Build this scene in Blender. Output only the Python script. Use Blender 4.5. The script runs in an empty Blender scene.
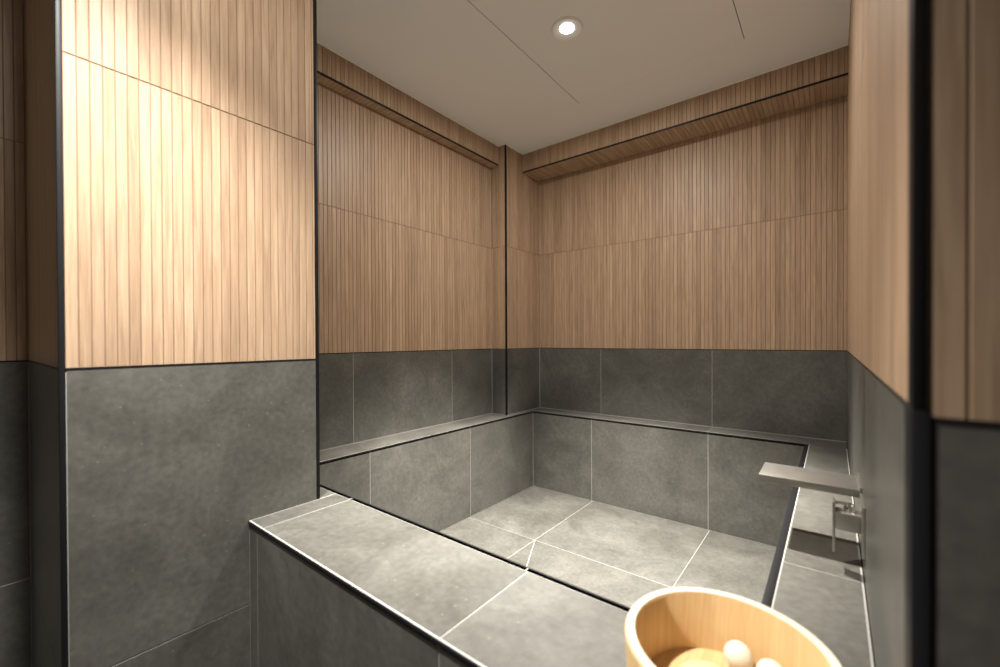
import bpy, bmesh, math, random
from mathutils import Vector, Matrix

SC = bpy.context.scene
COL = SC.collection
rnd = random.Random(7)
CZ = 1.258                      # camera height above the room floor


def V(x, y, z):
    return Vector((x, y, z + CZ))   # heights are taken from eye level


# ------------------------------------------------------------------ materials
def new_mat(name):
    m = bpy.data.materials.new(name)
    m.use_nodes = True
    nt = m.node_tree
    nt.nodes.clear()
    out = nt.nodes.new('ShaderNodeOutputMaterial')
    bs = nt.nodes.new('ShaderNodeBsdfPrincipled')
    nt.links.new(bs.outputs[0], out.inputs[0])
    return m, nt, bs


def ramp(nt, src, stops):
    r = nt.nodes.new('ShaderNodeValToRGB')
    e = r.color_ramp.elements
    while len(e) < len(stops):
        e.new(0.5)
    for i, (p, c) in enumerate(stops):
        e[i].position = p
        e[i].color = (*c, 1)
    nt.links.new(src, r.inputs[0])
    return r.outputs[0]


def mixc(nt, mode, fac, a, b):
    n = nt.nodes.new('ShaderNodeMix')
    n.data_type = 'RGBA'
    n.blend_type = mode
    for i, v in ((0, fac), (6, a), (7, b)):
        if hasattr(v, 'is_linked'):
            nt.links.new(v, n.inputs[i])
        else:
            n.inputs[i].default_value = v if i == 0 else (*v, 1)
    return n.outputs[2]


def plain(name, col, rough=0.5, metal=0.0, spec=0.5):
    m, nt, bs = new_mat(name)
    bs.inputs['Base Color'].default_value = (*col, 1)
    bs.inputs['Roughness'].default_value = rough
    bs.inputs['Metallic'].default_value = metal
    bs.inputs['Specular IOR Level'].default_value = spec
    n = nt.nodes.new('ShaderNodeTexNoise')
    n.inputs['Scale'].default_value = 60
    g = nt.nodes.new('ShaderNodeNewGeometry')
    nt.links.new(g.outputs['Position'], n.inputs['Vector'])
    mr = nt.nodes.new('ShaderNodeMapRange')
    mr.inputs['To Min'].default_value = max(0.02, rough - 0.05)
    mr.inputs['To Max'].default_value = min(1, rough + 0.05)
    nt.links.new(n.outputs[0], mr.inputs[0])
    nt.links.new(mr.outputs[0], bs.inputs['Roughness'])
    return m


def wood_mat(name, dark, mid, light, rough=0.45, across=70.0, var=0.16):
    """straight grained timber; the UV runs across (u) and along (v) the grain in metres"""
    m, nt, bs = new_mat(name)
    uv = nt.nodes.new('ShaderNodeUVMap')
    geo = nt.nodes.new('ShaderNodeNewGeometry')
    mp = nt.nodes.new('ShaderNodeMapping')
    mp.inputs['Scale'].default_value = (across, 3.2, 1)
    nt.links.new(uv.outputs[0], mp.inputs[0])
    n1 = nt.nodes.new('ShaderNodeTexNoise')
    n1.inputs['Scale'].default_value = 1.6
    n1.inputs['Detail'].default_value = 4
    n1.inputs['Roughness'].default_value = 0.6
    n1.inputs['Distortion'].default_value = 0.7
    nt.links.new(mp.outputs[0], n1.inputs['Vector'])
    mp2 = nt.nodes.new('ShaderNodeMapping')
    mp2.inputs['Scale'].default_value = (across * 9, 9, 1)
    nt.links.new(uv.outputs[0], mp2.inputs[0])
    n2 = nt.nodes.new('ShaderNodeTexNoise')
    n2.inputs['Scale'].default_value = 1.0
    n2.inputs['Detail'].default_value = 2
    nt.links.new(mp2.outputs[0], n2.inputs['Vector'])
    c = ramp(nt, n1.outputs[0], [(0.28, dark), (0.5, mid), (0.74, light)])
    fine = ramp(nt, n2.outputs[0], [(0.3, (0.80, 0.78, 0.76)), (0.6, (1, 1, 1))])
    c = mixc(nt, 'MULTIPLY', 0.55, c, fine)
    isl = ramp(nt, geo.outputs['Random Per Island'],
               [(0.0, (1 - var, 1 - var * 1.12, 1 - var * 1.25)), (0.5, (1, 1, 1)), (1.0, (1 + var * .6, 1 + var * .6, 1 + var * .55))])
    c = mixc(nt, 'MULTIPLY', 1.0, c, isl)
    nt.links.new(c, bs.inputs['Base Color'])
    bs.inputs['Roughness'].default_value = rough
    bs.inputs['Specular IOR Level'].default_value = 0.35
    return m


def stone_mat(name, dark, mid, light, rough=0.36):
    m, nt, bs = new_mat(name)
    geo = nt.nodes.new('ShaderNodeNewGeometry')
    n1 = nt.nodes.new('ShaderNodeTexNoise')
    n1.inputs['Scale'].default_value = 4.5
    n1.inputs['Detail'].default_value = 8
    n1.inputs['Roughness'].default_value = 0.68
    n1.inputs['Distortion'].default_value = 0.5
    n2 = nt.nodes.new('ShaderNodeTexNoise')
    n2.inputs['Scale'].default_value = 70
    n2.inputs['Detail'].default_value = 3
    n3 = nt.nodes.new('ShaderNodeTexVoronoi')
    n3.inputs['Scale'].default_value = 34
    # every tile gets its own piece of stone
    ad = nt.nodes.new('ShaderNodeVectorMath')
    ad.operation = 'MULTIPLY_ADD'
    ad.inputs[1].default_value = (1, 1, 1)
    sc = nt.nodes.new('ShaderNodeMath')
    sc.operation = 'MULTIPLY'
    sc.inputs[1].default_value = 17
    nt.links.new(geo.outputs['Random Per Island'], sc.inputs[0])
    nt.links.new(geo.outputs['Position'], ad.inputs[0])
    nt.links.new(sc.outputs[0], ad.inputs[2])
    for n in (n1, n2, n3):
        nt.links.new(ad.outputs[0], n.inputs['Vector'])
    c = ramp(nt, n1.outputs[0], [(0.30, dark), (0.5, mid), (0.72, light)])
    f = ramp(nt, n2.outputs[0], [(0.28, (0.82, 0.82, 0.82)), (0.72, (1.12, 1.12, 1.11))])
    c = mixc(nt, 'MULTIPLY', 1.0, c, f)
    sp = ramp(nt, n3.outputs['Distance'], [(0.04, (.5, .5, .5)), (0.10, (0, 0, 0))])
    c = mixc(nt, 'MIX', sp, c, tuple(q * 1.5 for q in light))
    nt.links.new(c, bs.inputs['Base Color'])
    rr = nt.nodes.new('ShaderNodeMapRange')
    rr.inputs['To Min'].default_value = rough - 0.06
    rr.inputs['To Max'].default_value = rough + 0.08
    nt.links.new(n1.outputs[0], rr.inputs[0])
    nt.links.new(rr.outputs[0], bs.inputs['Roughness'])
    bs.inputs['Specular IOR Level'].default_value = 0.5
    bp = nt.nodes.new('ShaderNodeBump')
    bp.inputs['Strength'].default_value = 0.06
    bp.inputs['Distance'].default_value = 0.002
    nt.links.new(n2.outputs[0], bp.inputs['Height'])
    nt.links.new(bp.outputs[0], bs.inputs['Normal'])
    return m


M = {}
M['wood'] = wood_mat('oak_slats', (0.335, 0.220, 0.138), (0.43, 0.295, 0.190), (0.51, 0.365, 0.245))
M['gap'] = plain('slat_groove', (0.21, 0.135, 0.08), 0.8)
M['stone'] = stone_mat('grey_stone_tile', (0.071, 0.068, 0.058), (0.102, 0.098, 0.085), (0.140, 0.135, 0.118))
M['grout'] = plain('pale_grout', (0.32, 0.31, 0.28), 0.8)
M['black'] = plain('black_metal_trim', (0.010, 0.010, 0.011), 0.42, 0.0, 0.2)
M['paint'] = plain('ceiling_paint', (0.82, 0.80, 0.775), 0.62)
M['seam'] = plain('ceiling_seam', (0.05, 0.04, 0.035), 0.9)
M['caulk'] = plain('white_caulk', (0.90, 0.86, 0.78), 0.6)
M['nickel'] = plain('brushed_nickel', (0.40, 0.385, 0.35), 0.33, 0.85)
M['chrome'] = plain('chrome', (0.8, 0.79, 0.77), 0.12, 1.0)
M['hinoki'] = wood_mat('pale_cypress', (0.60, 0.385, 0.17), (0.655, 0.44, 0.21), (0.70, 0.49, 0.255), 0.5, 30, 0.10)
M['hinoki_end'] = plain('pale_cypress_end_grain', (0.74, 0.665, 0.51), 0.55)
M['white_ball'] = plain('ivory_ball', (0.70, 0.63, 0.51), 0.45)
M['yellow_ball'] = plain('yellow_ball', (0.66, 0.50, 0.25), 0.5)
M['lamp_white'] = plain('lamp_ring', (0.85, 0.85, 0.82), 0.4)
m, nt, bs = new_mat('lamp_lens')
bs.inputs['Base Color'].default_value = (0.9, 0.9, 0.88, 1)
bs.inputs['Emission Color'].default_value = (1.0, 0.97, 0.9, 1)
bs.inputs['Emission Strength'].default_value = 16.0
M['lens'] = m


# ------------------------------------------------------------------ builders
class MB:
    """collects shapes into one mesh"""

    def __init__(self):
        self.bm = bmesh.new()
        self.uv = self.bm.loops.layers.uv.new('UVMap')
        self.mats = []

    def mi(self, mat):
        if mat not in self.mats:
            self.mats.append(mat)
        return self.mats.index(mat)

    def poly(self, verts, faces, mat, uvs=None, smooth=False):
        vs = [self.bm.verts.new(v) for v in verts]
        k = self.mi(mat)
        for f in faces:
            fc = self.bm.faces.new([vs[i] for i in f])
            fc.material_index = k
            fc.smooth = smooth
            if uvs:
                for lp, i in zip(fc.loops, f):
                    lp[self.uv].uv = uvs[i]

    def cell(self, fr, u0, u1, v0, v1, n0, n1, mat, ch=0.0, off=(0, 0), swap=False):
        """a box in the frame fr, its outer face (n1) chamfered by ch"""
        o, U, W, Nn = fr
        P, T = [], []
        rings = [(n0, 0)] + ([(n1 - ch, 0), (n1, ch)] if ch > 0 else [(n1, 0)])
        for n, c in rings:
            for a, b in ((u0 + c, v0 + c), (u1 - c, v0 + c), (u1 - c, v1 - c), (u0 + c, v1 - c)):
                P.append(o + U * a + W * b + Nn * n)
                T.append(((b if swap else a) + off[0] + n, (a if swap else b) + off[1]))
        F = [(3, 2, 1, 0)]
        for r in range(len(rings) - 1):
            for i in range(4):
                j = (i + 1) % 4
                F.append((r * 4 + i, r * 4 + j, r * 4 + 4 + j, r * 4 + 4 + i))
        t = (len(rings) - 1) * 4
        F.append((t, t + 1, t + 2, t + 3))
        if U.cross(W).dot(Nn) < 0:
            F = [tuple(reversed(f)) for f in F]
        self.poly(P, F, mat, T)

    def box(self, a, b, mat, ch=0.0):
        lo = Vector(min(p, q) for p, q in zip(a, b))
        hi = Vector(max(p, q) for p, q in zip(a, b))
        t = bmesh.new()
        bmesh.ops.create_cube(t, size=1)
        for v in t.verts:
            v.co = Vector((lo[i] + (v.co[i] + .5) * (hi[i] - lo[i]) for i in range(3)))
        if ch > 0:
            bmesh.ops.bevel(t, geom=list(t.edges), offset=ch, segments=2, affect='EDGES', profile=0.5)
        t.verts.index_update()
        self.poly([v.co.copy() for v in t.verts], [[v.index for v in f.verts] for f in t.faces], mat,
                  [(v.co.x + v.co.y, v.co.z) for v in t.verts])
        t.free()

    def lathe(self, c, prof, mat, seg=48, axis='Z', smooth=True, a0=0.0, a1=None, close=True, uvoff=(0, 0)):
        """revolves (r, h) profile points about an axis through c"""
        full = a1 is None
        a1 = a0 + 2 * math.pi if full else a1
        n = seg if full else seg + 1
        P, T = [], []
        for i in range(n):
            a = a0 + (a1 - a0) * i / seg
            for r, h in prof:
                d = {'Z': Vector((r * math.cos(a), r * math.sin(a), h)),
                     'X': Vector((h, r * math.cos(a), r * math.sin(a))),
                     'Y': Vector((r * math.cos(a), h, r * math.sin(a)))}[axis]
                P.append(c + d)
                T.append((r * a + uvoff[0], h + r * .3 + uvoff[1]))
        k = len(prof)
        F = []
        for i in range(seg):
            j = (i + 1) % n
            for q in range(k - 1 + (1 if close else 0)):
                w = (q + 1) % k
                F.append((i * k + q, j * k + q, j * k + w, i * k + w))
        self.poly(P, F, mat, T, smooth)
        if not full:
            c = tuple(range(k))
            self.poly(P[:k], [c], mat, T[:k])
            self.poly(P[seg * k:seg * k + k], [c[::-1]], mat, T[seg * k:seg * k + k])

    def build(self, name, parent=None, at=None, recalc=True):
        bm = self.bm
        bmesh.ops.remove_doubles(bm, verts=bm.verts, dist=1e-7) if False else None
        if recalc:
            bmesh.ops.recalc_face_normals(bm, faces=bm.faces)
        me = bpy.data.meshes.new(name)
        if at is not None:
            bmesh.ops.translate(bm, verts=bm.verts, vec=-at)
        bm.to_mesh(me)
        bm.free()
        me.set_sharp_from_angle(angle=math.radians(38))
        for mt in self.mats:
            me.materials.append(mt)
        o = bpy.data.objects.new(name, me)
        COL.objects.link(o)
        if at is not None:
            o.location = at
        if parent is not None:
            o.parent = parent
            o.location = (at if at is not None else Vector()) - parent.location
        return o


def tag(o, label, cat, kind=None, group=None):
    o['label'] = label
    o['category'] = cat
    if kind:
        o['kind'] = kind
    if group:
        o['group'] = group
    return o


def empty(name, loc, label, cat, kind=None, group=None):
    o = bpy.data.objects.new(name, None)
    o.empty_display_size = 0.05
    COL.objects.link(o)
    o.location = loc
    return tag(o, label, cat, kind, group)


X1, Y1, Z1 = Vector((1, 0, 0)), Vector((0, 1, 0)), Vector((0, 0, 1))
PITCH = 0.01875
GAP = 0.0015


def slats(mb, fr, u0, u1, rows, phase=0.0, swap=False, back=0.004, gap=GAP):
    """grooved timber cladding: one strip per slat and row, over a dark backing"""
    o, U, W, N = fr
    lo, hi = min(r[0] for r in rows), max(r[1] for r in rows)
    mb.cell(fr, u0, u1, lo, hi, -0.010, -0.0016, M['gap'])
    k = math.floor((u0 - phase) / PITCH)
    while phase + k * PITCH < u1 - 1e-6:
        a = max(u0, phase + k * PITCH + gap / 2)
        b = min(u1, phase + (k + 1) * PITCH - gap / 2)
        k += 1
        if b - a < 0.0015:
            continue
        for v0, v1 in rows:
            off = (rnd.uniform(0, 40), rnd.uniform(0, 40))
            mb.cell(fr, a, b, v0 + 0.0009, v1 - 0.0009, -0.0035, 0.0, M['wood'], min(0.0008, (b - a) / 4), off)


def tiles(mb, fr, us, vs, gap=0.0022, edge=(0, 0, 0, 0), thick=0.012, ch=0.0006):
    """stone tiles laid on a pale grout bed"""
    g = gap / 2
    mb.cell(fr, us[0], us[-1], vs[0], vs[-1], -thick, -0.0007, M['grout'])
    for i in range(len(us) - 1):
        for j in range(len(vs) - 1):
            a = us[i] + (g if i else edge[0])
            b = us[i + 1] - (g if i < len(us) - 2 else edge[1])
            c = vs[j] + (g if j else edge[2])
            d = vs[j + 1] - (g if j < len(vs) - 2 else edge[3])
            mb.cell(fr, a, b, c, d, -thick + 0.001, 0.0, M['stone'], ch)


def bar(name, a, b, parent, mat='black', ch=0.0008, label=None):
    mb = MB()
    mb.box(a, b, M[mat], ch)
    o = mb.build(name, parent)
    if label:
        o['label'] = label
    return o


# ------------------------------------------------------------------ dimensions (heights from eye level)
ZB, ZS, ZC, ZF = -0.051, 0.549, 1.141, -CZ        # wood/stone border, wood seam, ceiling, floor
ZL, ZR, ZBF = -0.440, -0.446, -0.908                          # ledge top, basin floor
ZSO = 1.0275                                       # underside of the soffits
XO, XA, XB, XC, XE, XR = -1.754, -1.143, -1.610, -1.467, -0.080, 0.045
XS, XK, YS, YK = -1.548, -1.500, 2.132, 1.962
YN, YP, YG, YF, YI, YD, YB = 0.110, 0.620, 0.418, 0.435, 0.680, 2.185, 2.315
XFAR, YBACK = 1.10, -1.60
ROWS = [(ZB, ZS), (ZS, ZC)]


def frame(o, u, v, n):
    return (V(*o), u, v, n)


def wall_body(name, a, b, label):
    mb = MB()
    mb.box(V(*a), V(*b), M['grout'])
    return tag(mb.build(name), label, 'wall', 'structure')


# ------------------------------------------------------------------ floor and ceiling
mb = MB()
mb.box(V(XO - .1, YBACK, ZF - 0.1), V(XFAR + .1, YB + .12, ZF - 0.013), M['grout'])
fl = tag(mb.build('floor'), 'grey stone tiled room floor outside the bath', 'floor', 'structure')
mb = MB()
tiles(mb, frame((0, 0, ZF), X1, Y1, Z1), [XO, -1.67, -1.07, -.47, .13, .73, XFAR], [YBACK, -1.4, -.8, -.2, YF])
mb.build('stone_tile', fl)

mb = MB()
sx0, sx1, sy0, sy1, s = -0.964, -0.2665, 0.30, 1.845, 0.0014
L, Rr, Bk, Fr = XO - .1, XFAR + .1, YB + .12, YBACK
for a, b in (((L, Fr), (sx0 - s, Bk)), ((sx1 + s, Fr), (Rr, Bk)), ((sx0 - s, Fr), (sx1 + s, sy0 - s)), ((sx0 - s, sy1 + s * .25), (sx1 + s, Bk))):
    mb.box(V(a[0], a[1], ZC), V(b[0], b[1], ZC + .02), M['paint'])
mb.box(V(L, Fr, ZC + .0205), V(Rr, Bk, ZC + .1), M['seam'])
ce = tag(mb.build('ceiling'), 'pale painted ceiling with two thin dark joints', 'ceiling', 'structure')
mb = MB()
mb.box(V(sx0 + s, sy0 + s, ZC), V(sx1 - s, sy1 - s * .25, ZC + .0195), M['paint'])
mb.build('access_panel', ce)
CK = 0.0035
bar('caulk_bead', V(XS, YP, ZC - CK), V(XS + CK, YK, ZC + .001), ce, 'caulk', 0.0005)
bar('caulk_bead', V(XK, YS - CK, ZC - CK), V(XR, YS, ZC + .001), ce, 'caulk', 0.0005)
bar('caulk_bead', V(XK, YK, ZC - CK), V(XK + CK * .7, YS, ZC + .001), ce, 'caulk', 0.0005)
bar('caulk_bead', V(XR - CK, YG, ZC - CK), V(XR, YS, ZC + .001), ce, 'caulk', 0.0005)

# ------------------------------------------------------------------ left bath wall
w = wall_body('wall_left', (XB - .1, YP, ZF), (XB - .0102, YB + .1, ZC), 'left wall of the bath alcove, oak slats over grey stone tile')
mb = MB()
slats(mb, frame((XB, 0, 0), Y1, Z1, X1), YP, YK, ROWS, 1.028)
mb.build('wood_slat_cladding', w)
mb = MB()
tiles(mb, frame((XB, 0, 0), Y1, Z1, X1), [YP, 1.028, 1.623, YK], [ZL, ZB - .0015], edge=(0, .0035, .004, 0))
mb.build('stone_tile', w)
bar('border_trim', V(XB - .01, YP, ZB - .0016), V(XB + .0006, YK, ZB + .0009), w, ch=0)

# ------------------------------------------------------------------ corner pillar between the left and back walls
mb = MB()
mb.box(V(XB - .1, YK + .0102, ZL + .001), V(XK - .0102, YB + .1, ZC), M['grout'])
w = tag(mb.build('corner_pillar'), 'boxed-in pillar in the far corner with black edge', 'pillar', 'structure')
mb = MB()
slats(mb, frame((XK, 0, 0), Y1, Z1, X1), YK + .004, YB, ROWS, 1.985)
slats(mb, frame((0, YK, 0), X1, Z1, -Y1), XB, XK - .004, ROWS, -1.6)
mb.build('wood_slat_cladding', w)
mb = MB()
tiles(mb, frame((XK, 0, 0), Y1, Z1, X1), [YK + .004, YB], [ZL, ZB - .0015], edge=(.001, .0035, .004, 0))
tiles(mb, frame((0, YK, 0), X1, Z1, -Y1), [XB, XK - .004], [ZL, ZB - .0015], edge=(.002, .001, .004, 0))
mb.build('stone_tile', w)
bar('edge_trim', V(XK - .009, YK - .001, ZL + .001), V(XK + .001, YK + .008, ZC - .001), w)
bar('border_trim', V(XK - .01, YK + .005, ZB - .0016), V(XK + .0006, YB, ZB + .0009), w, ch=0)

# ------------------------------------------------------------------ back wall
w = wall_body('wall_back', (XB - .1, YB + .0102, ZF), (XR + .12, YB + .12, ZC), 'back wall of the bath alcove, fine oak slats over grey stone tile')
mb = MB()
slats(mb, frame((0, YB, 0), X1, Z1, -Y1), XK, XR, ROWS, -1.073)
mb.build('wood_slat_cladding', w)
mb = MB()
tiles(mb, frame((0, YB, 0), X1, Z1, -Y1), [XK, -1.073, -.477, XR], [ZL, ZB - .0015], edge=(.0035, 0, .004, 0))
mb.build('stone_tile', w)
bar('border_trim', V(XK, YB - .0006, ZB - .0016), V(XR, YB + .01, ZB + .0009), w, ch=0)

# ------------------------------------------------------------------ right wall and the wall facing the camera beside it
w = wall_body('wall_right', (XR + .0102, YG + .0102, ZF), (XR + .12, YB + .12, ZC), 'right wall of the bath alcove carrying the tap, oak slats over grey tile')
mb = MB()
slats(mb, frame((XR, 0, 0), Y1, Z1, -X1), YG + .026, YB, ROWS, YB)
mb.build('wood_slat_cladding', w)
mb = MB()
tiles(mb, frame((XR, 0, 0), Y1, Z1, -X1), [YG + .034, 1.000, 1.600, YB], [ZF, ZL, ZB - .0015], edge=(0, 0, 0, 0))
mb.build('stone_tile', w)
bar('edge_trim', V(XR - .0012, YG - .0012, ZB), V(XR + .0070, YG + .022, ZC - .001), w)
bar('edge_trim', V(XR - .0016, YG - .0016, ZF + .001), V(XR + .0085, YG + .034, ZB), w)
bar('border_trim', V(XR - .0006, YG + .03, ZB - .0016), V(XR + .01, YB, ZB + .0009), w, ch=0)

w = wall_body('wall_front', (XR + .122, YG + .0102, ZF), (XFAR + .1, YG + .12, ZC), 'short wall facing the viewer at the right edge')
mb = MB()
slats(mb, frame((0, YG, 0), X1, Z1, -Y1), XR + .0085, XFAR, [(ZB - .0055, ZS), (ZS, ZC)], XR + .0075)
mb.build('wood_slat_cladding', w)
mb = MB()
tiles(mb, frame((0, YG, 0), X1, Z1, -Y1), [XR + .0105, .55, XFAR], [ZF, -.6556, ZB - .0075], edge=(0, 0, 0, 0))
mb.build('stone_tile', w)
bar('border_trim', V(XR + .0105, YG - .0006, ZB - .0075), V(XFAR, YG + .01, ZB - .0040), w, ch=0)

# ------------------------------------------------------------------ partition at the left, ending beside the bath rim
mb = MB()
mb.box(V(XO - .1, YN + .0102, ZF), V(XA - .0102, YP - .004, ZC), M['grout'])
w = tag(mb.build('wall_middle'), 'broad bright wall end at the left, oak slats over a large grey tile, black edges', 'wall', 'structure')
mb = MB()
slats(mb, frame((XA, 0, 0), Y1, Z1, X1), YN + .008, YP - .009, ROWS, 0.1365)
slats(mb, frame((0, YN, 0), X1, Z1, -Y1), XO, XA - .010, ROWS, XA)
mb.build('wood_slat_cladding', w)
mb = MB()
tiles(mb, frame((XA, 0, 0), Y1, Z1, X1), [YN + .008, YP - .009], [ZF, -.6556, ZB - .002], edge=(.0015, .0005, 0, 0))
tiles(mb, frame((0, YN, 0), X1, Z1, -Y1), [XO, -1.67, XA - .010], [ZF, -.6556, ZB - .002])
mb.build('stone_tile', w)
bar('edge_trim', V(XA - .0095, YN - .001, ZF + .001), V(XA + .001, YN + .0072, ZC - .001), w)
bar('edge_trim', V(XA - .03, YP - .0085, ZR + .0005), V(XA + .001, YP + .001, ZC - .001), w)
bar('border_trim', V(XA - .01, YN + .008, ZB - .0022), V(XA + .0007, YP - .009, ZB + .0012), w, ch=0)
bar('border_trim', V(XO, YN - .0007, ZB - .0022), V(XA - .010, YN + .01, ZB + .0012), w, ch=0)

# ------------------------------------------------------------------ outer left wall of the room the camera stands in
w = wall_body('wall_outer_left', (XO - .1, YBACK, ZF), (XO - .0102, YN + .01, ZC), 'dark outer wall at the left edge of the view')
mb = MB()
slats(mb, frame((XO, 0, 0), Y1, Z1, X1), YBACK, YN, ROWS, YN - .003)
mb.build('wood_slat_cladding', w)
mb = MB()
tiles(mb, frame((XO, 0, 0), Y1, Z1, X1), [YBACK, -1.1, -.5, YN], [ZF, -.6556, ZB - .002], edge=(0, .002, 0, 0))
mb.build('stone_tile', w)
bar('border_trim', V(XO - .01, YBACK, ZB - .0022), V(XO + .0007, YN, ZB + .0012), w, ch=0)

w = wall_body('wall_outer_right', (XFAR, YBACK, ZF), (XFAR + .1, YG + .01, ZC), 'outer wall to the right of the viewer')
mb = MB()
slats(mb, frame((XFAR - .0102, 0, 0), Y1, Z1, -X1), YBACK, YG - .01, ROWS, YG)
mb.build('wood_slat_cladding', w)
mb = MB()
tiles(mb, frame((XFAR - .0102, 0, 0), Y1, Z1, -X1), [YBACK, -1.1, -.5, YG - .01], [ZF, -.6556, ZB - .002])
mb.build('stone_tile', w)


# ------------------------------------------------------------------ soffits under the ceiling
def soffit(name, a, b, label, face, under):
    mb = MB()
    mb.box(V(*a), V(*b), M['gap'])
    w = tag(mb.build(name), label, 'soffit', 'structure')
    mb = MB()
    slats(mb, *face)
    slats(mb, *under)
    mb.build('wood_slat_cladding', w)
    return w


e = 0.0102
w = soffit('trim_1', (XB, YP, ZSO + e), (XS - e, YK, ZC), 'slatted oak box beam under the ceiling along the left wall',
           (frame((XS, 0, 0), Y1, Z1, X1), YP, YK, [(ZSO + .003, ZC)], 1.032),
           (frame((0, 0, ZSO), Y1, X1, -Z1), YP, YK, [(XB, XS - .003)], 1.032))
bar('edge_trim', V(XS - .006, YP, ZSO - .0008), V(XS + .0010, YK - .01, ZSO + .006), w)
w = soffit('trim_2', (XK, YS + e, ZSO + e), (XR, YB, ZC), 'slatted oak box beam under the ceiling along the back wall',
           (frame((0, YS, 0), X1, Z1, -Y1), XK, XR, [(ZSO + .003, ZC)], -1.073),
           (frame((0, 0, ZSO), X1, Y1, -Z1), XK, XR, [(YS + .003, YB)], -1.073))
bar('edge_trim', V(XK + .001, YS - .0010, ZSO - .0008), V(XR - .001, YS + .006, ZSO + .006), w)

# ------------------------------------------------------------------ the tiled bath
bath = empty('bathtub', V(-.7, 1.4, ZF), 'deep built-in bath lined with grey stone tile, black edged rim in front', 'bathtub')


def bath_part(name, cells, body=None):
    mb = MB()
    for c in cells:
        tiles(mb, *c[0], **c[1])
    if body:
        for a, b in body:
            mb.box(V(*a), V(*b), M['grout'])
    return mb.build(name, bath)


T = 0.012
# front rim and front panel
bath_part('rim', [((frame((0, 0, ZR), X1, Y1, Z1), [XA + .0015, -1.067, -.463, XR - .002], [YF, YI]), dict(edge=(.003, 0, .0042, .0015))),
                  ((frame((0, 0, ZR), X1, Y1, Z1), [XC, XA + .0015], [YP + .002, YI]), dict(edge=(.002, .0, .002, .0015)))])
bath_part('front_panel', [((frame((0, YF, 0), X1, Z1, -Y1), [XA + .0015, -1.095, -.463, XR - .002], [ZF, ZR - .0083]), dict(edge=(.003, 0, 0, 0)))],
          [((XA + .002, YF + T, ZF), (XR - .002, YI - T, ZR - T))])
# ledges
bath_part('ledge', [((frame((0, 0, ZL), X1, Y1, Z1), [XB + .001, XC], [YI, 1.03, 1.606, YK - .001]), dict(edge=(.004, .0015, 0, .003))),
                    ((frame((0, 0, ZL), X1, Y1, Z1), [XK + .001, XC], [YK, YD]), dict(edge=(.004, .0015, .001, .001)))],
          [((XB + .002, YI, ZF), (XC - T, YK - .002, ZL - T)), ((XK + .002, YK - .002, ZF), (XC - T, YB - .002, ZL - T))])
bath_part('ledge', [((frame((0, 0, ZL), X1, Y1, Z1), [XK + .001, -1.078, -.473, XR - .002], [YD, YB - .001]), dict(edge=(.004, 0, .0015, .004)))],
          [((XC, YD + T, ZF), (XR - .002, YB - .002, ZL - T))])
bath_part('ledge', [((frame((0, 0, ZL), X1, Y1, Z1), [XE, XR - .002], [YI + .001, 1.000, 1.600, YD - .001]), dict(edge=(.0024, .003, 0, 0)))],
          [((XE + T, YI, ZF), (XR - .002, YD, ZL - T))])
# basin
bath_part('basin_wall', [((frame((XC, 0, 0), Y1, Z1, X1), [YI, 1.01, 1.609, YD], [ZBF, ZL - .006]), dict(edge=(0, .002, .003, 0)))])
bath_part('basin_wall', [((frame((0, YD, 0), X1, Z1, -Y1), [XC, -1.071, -.468, XE], [ZBF, ZL - .006]), dict(edge=(.002, 0, .003, 0)))])
bath_part('basin_wall', [((frame((XE, 0, 0), Y1, Z1, -X1), [YI, 1.000, 1.600, YD], [ZBF, ZL - .006]), dict(edge=(0, 0, .003, 0)))])
bath_part('basin_wall', [((frame((0, YI, 0), X1, Z1, Y1), [XC, -1.071, -.468, XE], [ZBF, ZL - .006]), dict(edge=(0, 0, .003, 0)))])
mb = MB()
tiles(mb, frame((0, 0, ZBF), X1, Y1, Z1), [XC, -1.065, -.462, XE], [YI, 1.0, 1.598, YD])


def strip(mb, p, q, wd, z):
    """a grout line laid across the basin floor where a tile is cut"""
    d = Vector((q[0] - p[0], q[1] - p[1], 0)).normalized()
    nn = Vector((-d.y, d.x, 0)) * wd / 2
    a, b = V(p[0], p[1], z), V(q[0], q[1], z)
    up = Vector((0, 0, .0003))
    mb.poly([a - nn, b - nn, b + nn, a + nn, a - nn + up, b - nn + up, b + nn + up, a + nn + up],
            [(4, 5, 6, 7), (0, 1, 5, 4), (1, 2, 6, 5), (2, 3, 7, 6), (3, 0, 4, 7)], M['grout'])


strip(mb, (-1.062, 1.596), (-.945, 1.345), .0034, ZBF)
mb.box(V(XC, YI, ZF + .05), V(XE, YD, ZBF - T), M['grout'])
mb.build('basin_floor', bath)
# black edge profiles
TZ = 0.010
bar('edge_trim', V(XA + .002, YF - .0022, ZR - .0085), V(XR - .002, YF + .0012, ZR - .0008), bath)
bar('edge_trim', V(XC, YI - .001, ZR - TZ), V(XE, YI + .0045, ZR - .0008), bath)
bar('edge_trim', V(XC - .001, YI + .006, ZL - .0055), V(XC + .003, YD - .002, ZL - .0008), bath)
bar('edge_trim', V(XC + .003, YD - .004, ZL - .0055), V(XE - .0145, YD + .001, ZL - .0008), bath)
bar('edge_trim', V(XE - .0145, YI + .006, ZL - TZ), V(XE + .001, YD, ZL - .0008), bath)

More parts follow.
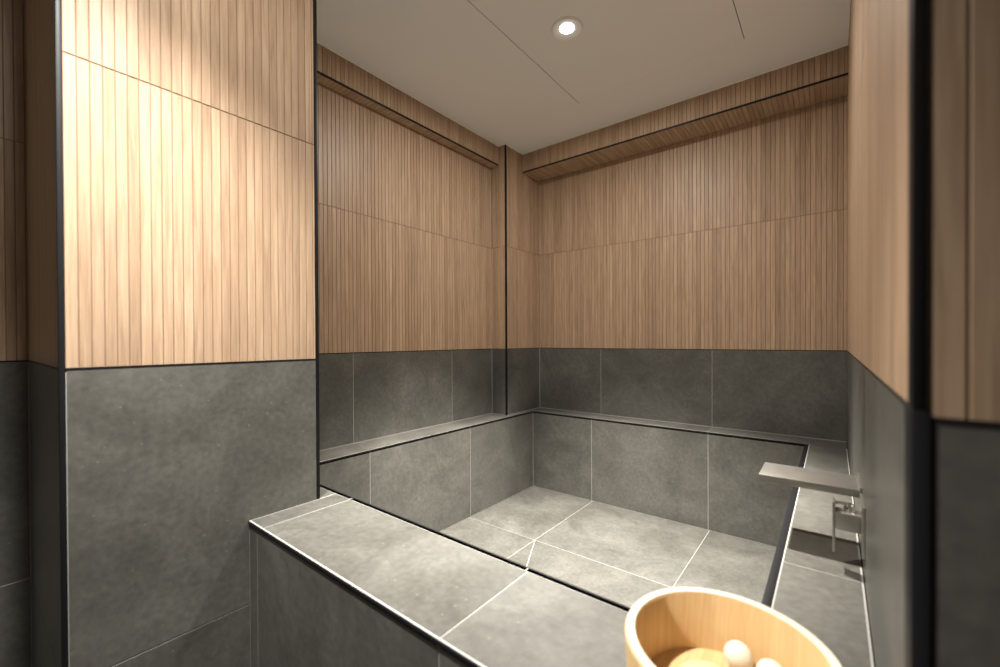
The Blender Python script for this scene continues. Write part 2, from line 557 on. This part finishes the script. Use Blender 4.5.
# ------------------------------------------------------------------ tap: wide flat spout and its valve
SP = empty('bath_spout', V(XR, 1.155, -.313), 'flat wide brushed metal spout reaching from the right wall over the ledge', 'spout')
mb = MB()
mb.box(V(-.131, 1.093, -.315), V(XR - .004, 1.209, -.300), M['nickel'], 0.0012)
mb.build('spout_blade', SP)
mb = MB()
mb.box(V(-.1275, 1.099, -.317), V(-.119, 1.203, -.3145), M['black'], 0)
mb.build('outlet_slot', SP)
mb = MB()
mb.box(V(XR - .005, 1.088, -.3215), V(XR + .0005, 1.214, -.2935), M['nickel'], 0.001)
mb.build('wall_flange', SP)

VA = empty('mixer_valve', V(XR, 1.02, -.35), 'square metal mixer valve with lever on the right wall below the spout', 'valve')
mb = MB()
mb.box(V(XR - .005, .985, -.392), V(XR + .0005, 1.075, -.300), M['nickel'], 0.001)
mb.build('wall_plate', VA)
mb = MB()
mb.box(V(.003, 1.017, -.360), V(XR - .005, 1.053, -.327), M['nickel'], 0.002)
mb.build('valve_body', VA)
mb = MB()
mb.box(V(-.0015, 1.020, -.405), V(.003, 1.050, -.310), M['nickel'], 0.0008)
mb.build('handle_plate', VA)
mb = MB()
mb.lathe(V(.024, 1.036, -.327), [(0.0001, 0), (.0085, 0), (.0085, .010), (.006, .0145), (0.0001, .0148)], M['chrome'], 24, 'Z', close=False)
mb.build('lever_pivot', VA)
mb = MB()
mb.box(V(.003, 1.031, -.3165), V(.024, 1.041, -.312), M['chrome'], 0.0012)
mb.build('lever', VA)

# ------------------------------------------------------------------ wooden bucket with bath balls
bx, by = -0.0940, 0.5265
RT, ZT = 0.1090, -0.341
BK = empty('wooden_bucket', V(bx, by, ZR), 'round pale wooden stave bucket on the front rim at lower right', 'bucket')
mb = MB()
NS = 13
for i in range(NS):
    a0 = 2 * math.pi * i / NS + .09
    a1 = 2 * math.pi * (i + 1) / NS + .09 - .0012
    h = ZT - ZR
    ro, ri = RT, RT - .0128
    prof = [(ro - .004, 0.0005), (ro, h - .0025), (ro - .002, h), (ri + .002, h), (ri, h - .0025), (ri - .003, 0.0005)]
    off = (rnd.uniform(0, 30), rnd.uniform(0, 30))
    mb.lathe(V(bx, by, ZR), prof, M['hinoki'], 7, 'Z', True, a0, a1, True, off)
wallp = mb.build('stave_wall', BK)
mb = MB()
mb.lathe(V(bx, by, ZT), [(RT - .0016, .0), (RT - .0022, .0007), (RT - .0106, .0007), (RT - .0112, .0)], M['hinoki_end'], 72, 'Z', True)
o = mb.build('top_edge', BK)
o['label'] = 'paler planed top edge of the bucket'
mb = MB()
for k in range(5):
    w0 = -.094 + k * .0376
    w1 = w0 + .0374
    pts = []
    r = RT - .0150
    n = 14
    xs = [w0 + (w1 - w0) * t / n for t in range(n + 1)]
    xs = [max(-r + 1e-4, min(r - 1e-4, q)) for q in xs]
    up = [(q, math.sqrt(r * r - q * q)) for q in xs]
    ring = up + [(q, -yv) for q, yv in reversed(up)]
    base = [V(bx + q, by + yv, ZR + .018) for q, yv in ring]
    top = [p + Vector((0, 0, .0135)) for p in base]
    nn = len(ring)
    off = rnd.uniform(0, 20)
    mb.poly(base + top, [tuple(range(nn)), tuple(range(nn, 2 * nn))] + [(i, (i + 1) % nn, nn + (i + 1) % nn, nn + i) for i in range(nn)],
            M['hinoki'], [(p.x + off, p.y) for p in base + top])
mb.build('bottom_board', BK)


def ball(name, c, r, mat, label, rz=None):
    mb = MB()
    prof = []
    rz = rz or r
    for i in range(17):
        t = math.pi * i / 16
        prof.append((max(1e-5, r * math.sin(t)), -rz * math.cos(t)))
    mb.lathe(V(*c), prof, mat, 32, 'Z', close=False)
    o = mb.build(name, at=V(*c))
    return tag(o, label, 'ball')


ZFL = ZR + .0316
ball('bath_ball', (-.0935, .599, ZFL + .0165), .0165, M['white_ball'], 'ivory ball nearest the far side inside the wooden bucket, in full view')
ball('bath_ball', (-.0575, .589, ZFL + .016), .016, M['white_ball'], 'ivory ball at the right inside the wooden bucket, cut by the photo edge')
ball('bath_ball', (-.114, .535, ZFL + .0117), .034, M['yellow_ball'], 'larger flattened pale yellow ball at the left inside the wooden bucket', .0118)


# ------------------------------------------------------------------ lamps
def downlight(x, y, label, power, cone, blend, col, glow, rad=.03):
    d = empty('downlight', V(x, y, ZC), label, 'lamp')
    mb = MB()
    mb.lathe(V(x, y, ZC), [(.027, -.0002), (.0275, -.0014), (.038, -.0034), (.052, -.0075), (.0545, -.0075), (.057, -.0040), (.0575, -.0002)], M['lamp_white'], 48, 'Z')
    mb.build('lamp_ring', d)
    mb = MB()
    mb.lathe(V(x, y, ZC), [(1e-5, -.0030), (.018, -.0028), (.0274, -.0012)], M['lens'], 40, 'Z', close=False)
    mb.build('lamp_lens', d)
    l = bpy.data.lights.new('lamp_beam', 'SPOT')
    l.energy = power
    l.spot_size = math.radians(cone)
    l.spot_blend = blend
    l.shadow_soft_size = rad
    l.color = col
    lo = bpy.data.objects.new('lamp_beam', l)
    COL.objects.link(lo)
    lo.parent = d
    lo.location = (0, 0, -.0125)
    a = bpy.data.lights.new('lamp_glow', 'AREA')
    a.shape = 'DISK'
    a.size = .052
    a.energy = glow
    a.color = col
    ao = bpy.data.objects.new('lamp_glow', a)
    COL.objects.link(ao)
    ao.parent = d
    ao.location = (0, 0, -.0095)
    return d


downlight(-.766, 1.374, 'round lit downlight in the ceiling above the bath', 1050, 72, 1.0, (1.0, .96, .90), 15)
downlight(-.74, .14, 'round downlight above the bright wall end, out of view', 325, 94, 1.0, (1.0, .98, .945), 8.5)

# added fill acting like a lit room beyond the open side behind the viewer
W = bpy.data.worlds.new('World')
SC.world = W
W.use_nodes = True
W.node_tree.nodes['Background'].inputs[0].default_value = (1.0, .93, .84, 1)
W.node_tree.nodes['Background'].inputs[1].default_value = 0.14

# ------------------------------------------------------------------ camera
yaw, pitch, roll = (math.radians(a) for a in (38.285, -.3585, -.243))
F = Vector((-math.sin(yaw), math.cos(yaw), 0))
Rv = Vector((math.cos(yaw), math.sin(yaw), 0))
U = Vector((0, 0, 1))
F2 = F * math.cos(pitch) + U * math.sin(pitch)
U2 = -F * math.sin(pitch) + U * math.cos(pitch)
R3 = Rv * math.cos(roll) + U2 * math.sin(roll)
U3 = -Rv * math.sin(roll) + U2 * math.cos(roll)
cam = bpy.data.cameras.new('camera')
co = bpy.data.objects.new('camera', cam)
COL.objects.link(co)
co.matrix_world = Matrix(((R3.x, U3.x, -F2.x, 0), (R3.y, U3.y, -F2.y, 0), (R3.z, U3.z, -F2.z, CZ), (0, 0, 0, 1)))
cam.sensor_width = 36
cam.lens = 422.51 / 1000 * 36
cam.shift_y = 9.33 / 1000
cam.clip_start = 0.02
cam.dof.use_dof = True
cam.dof.focus_distance = 1.7
cam.dof.aperture_fstop = 2.6
SC.camera = co

SC.view_settings.view_transform = 'Standard'
SC.view_settings.look = 'None'
SC.view_settings.gamma = 1
SC.view_settings.use_curve_mapping = False
SC.view_settings.exposure = 0.0
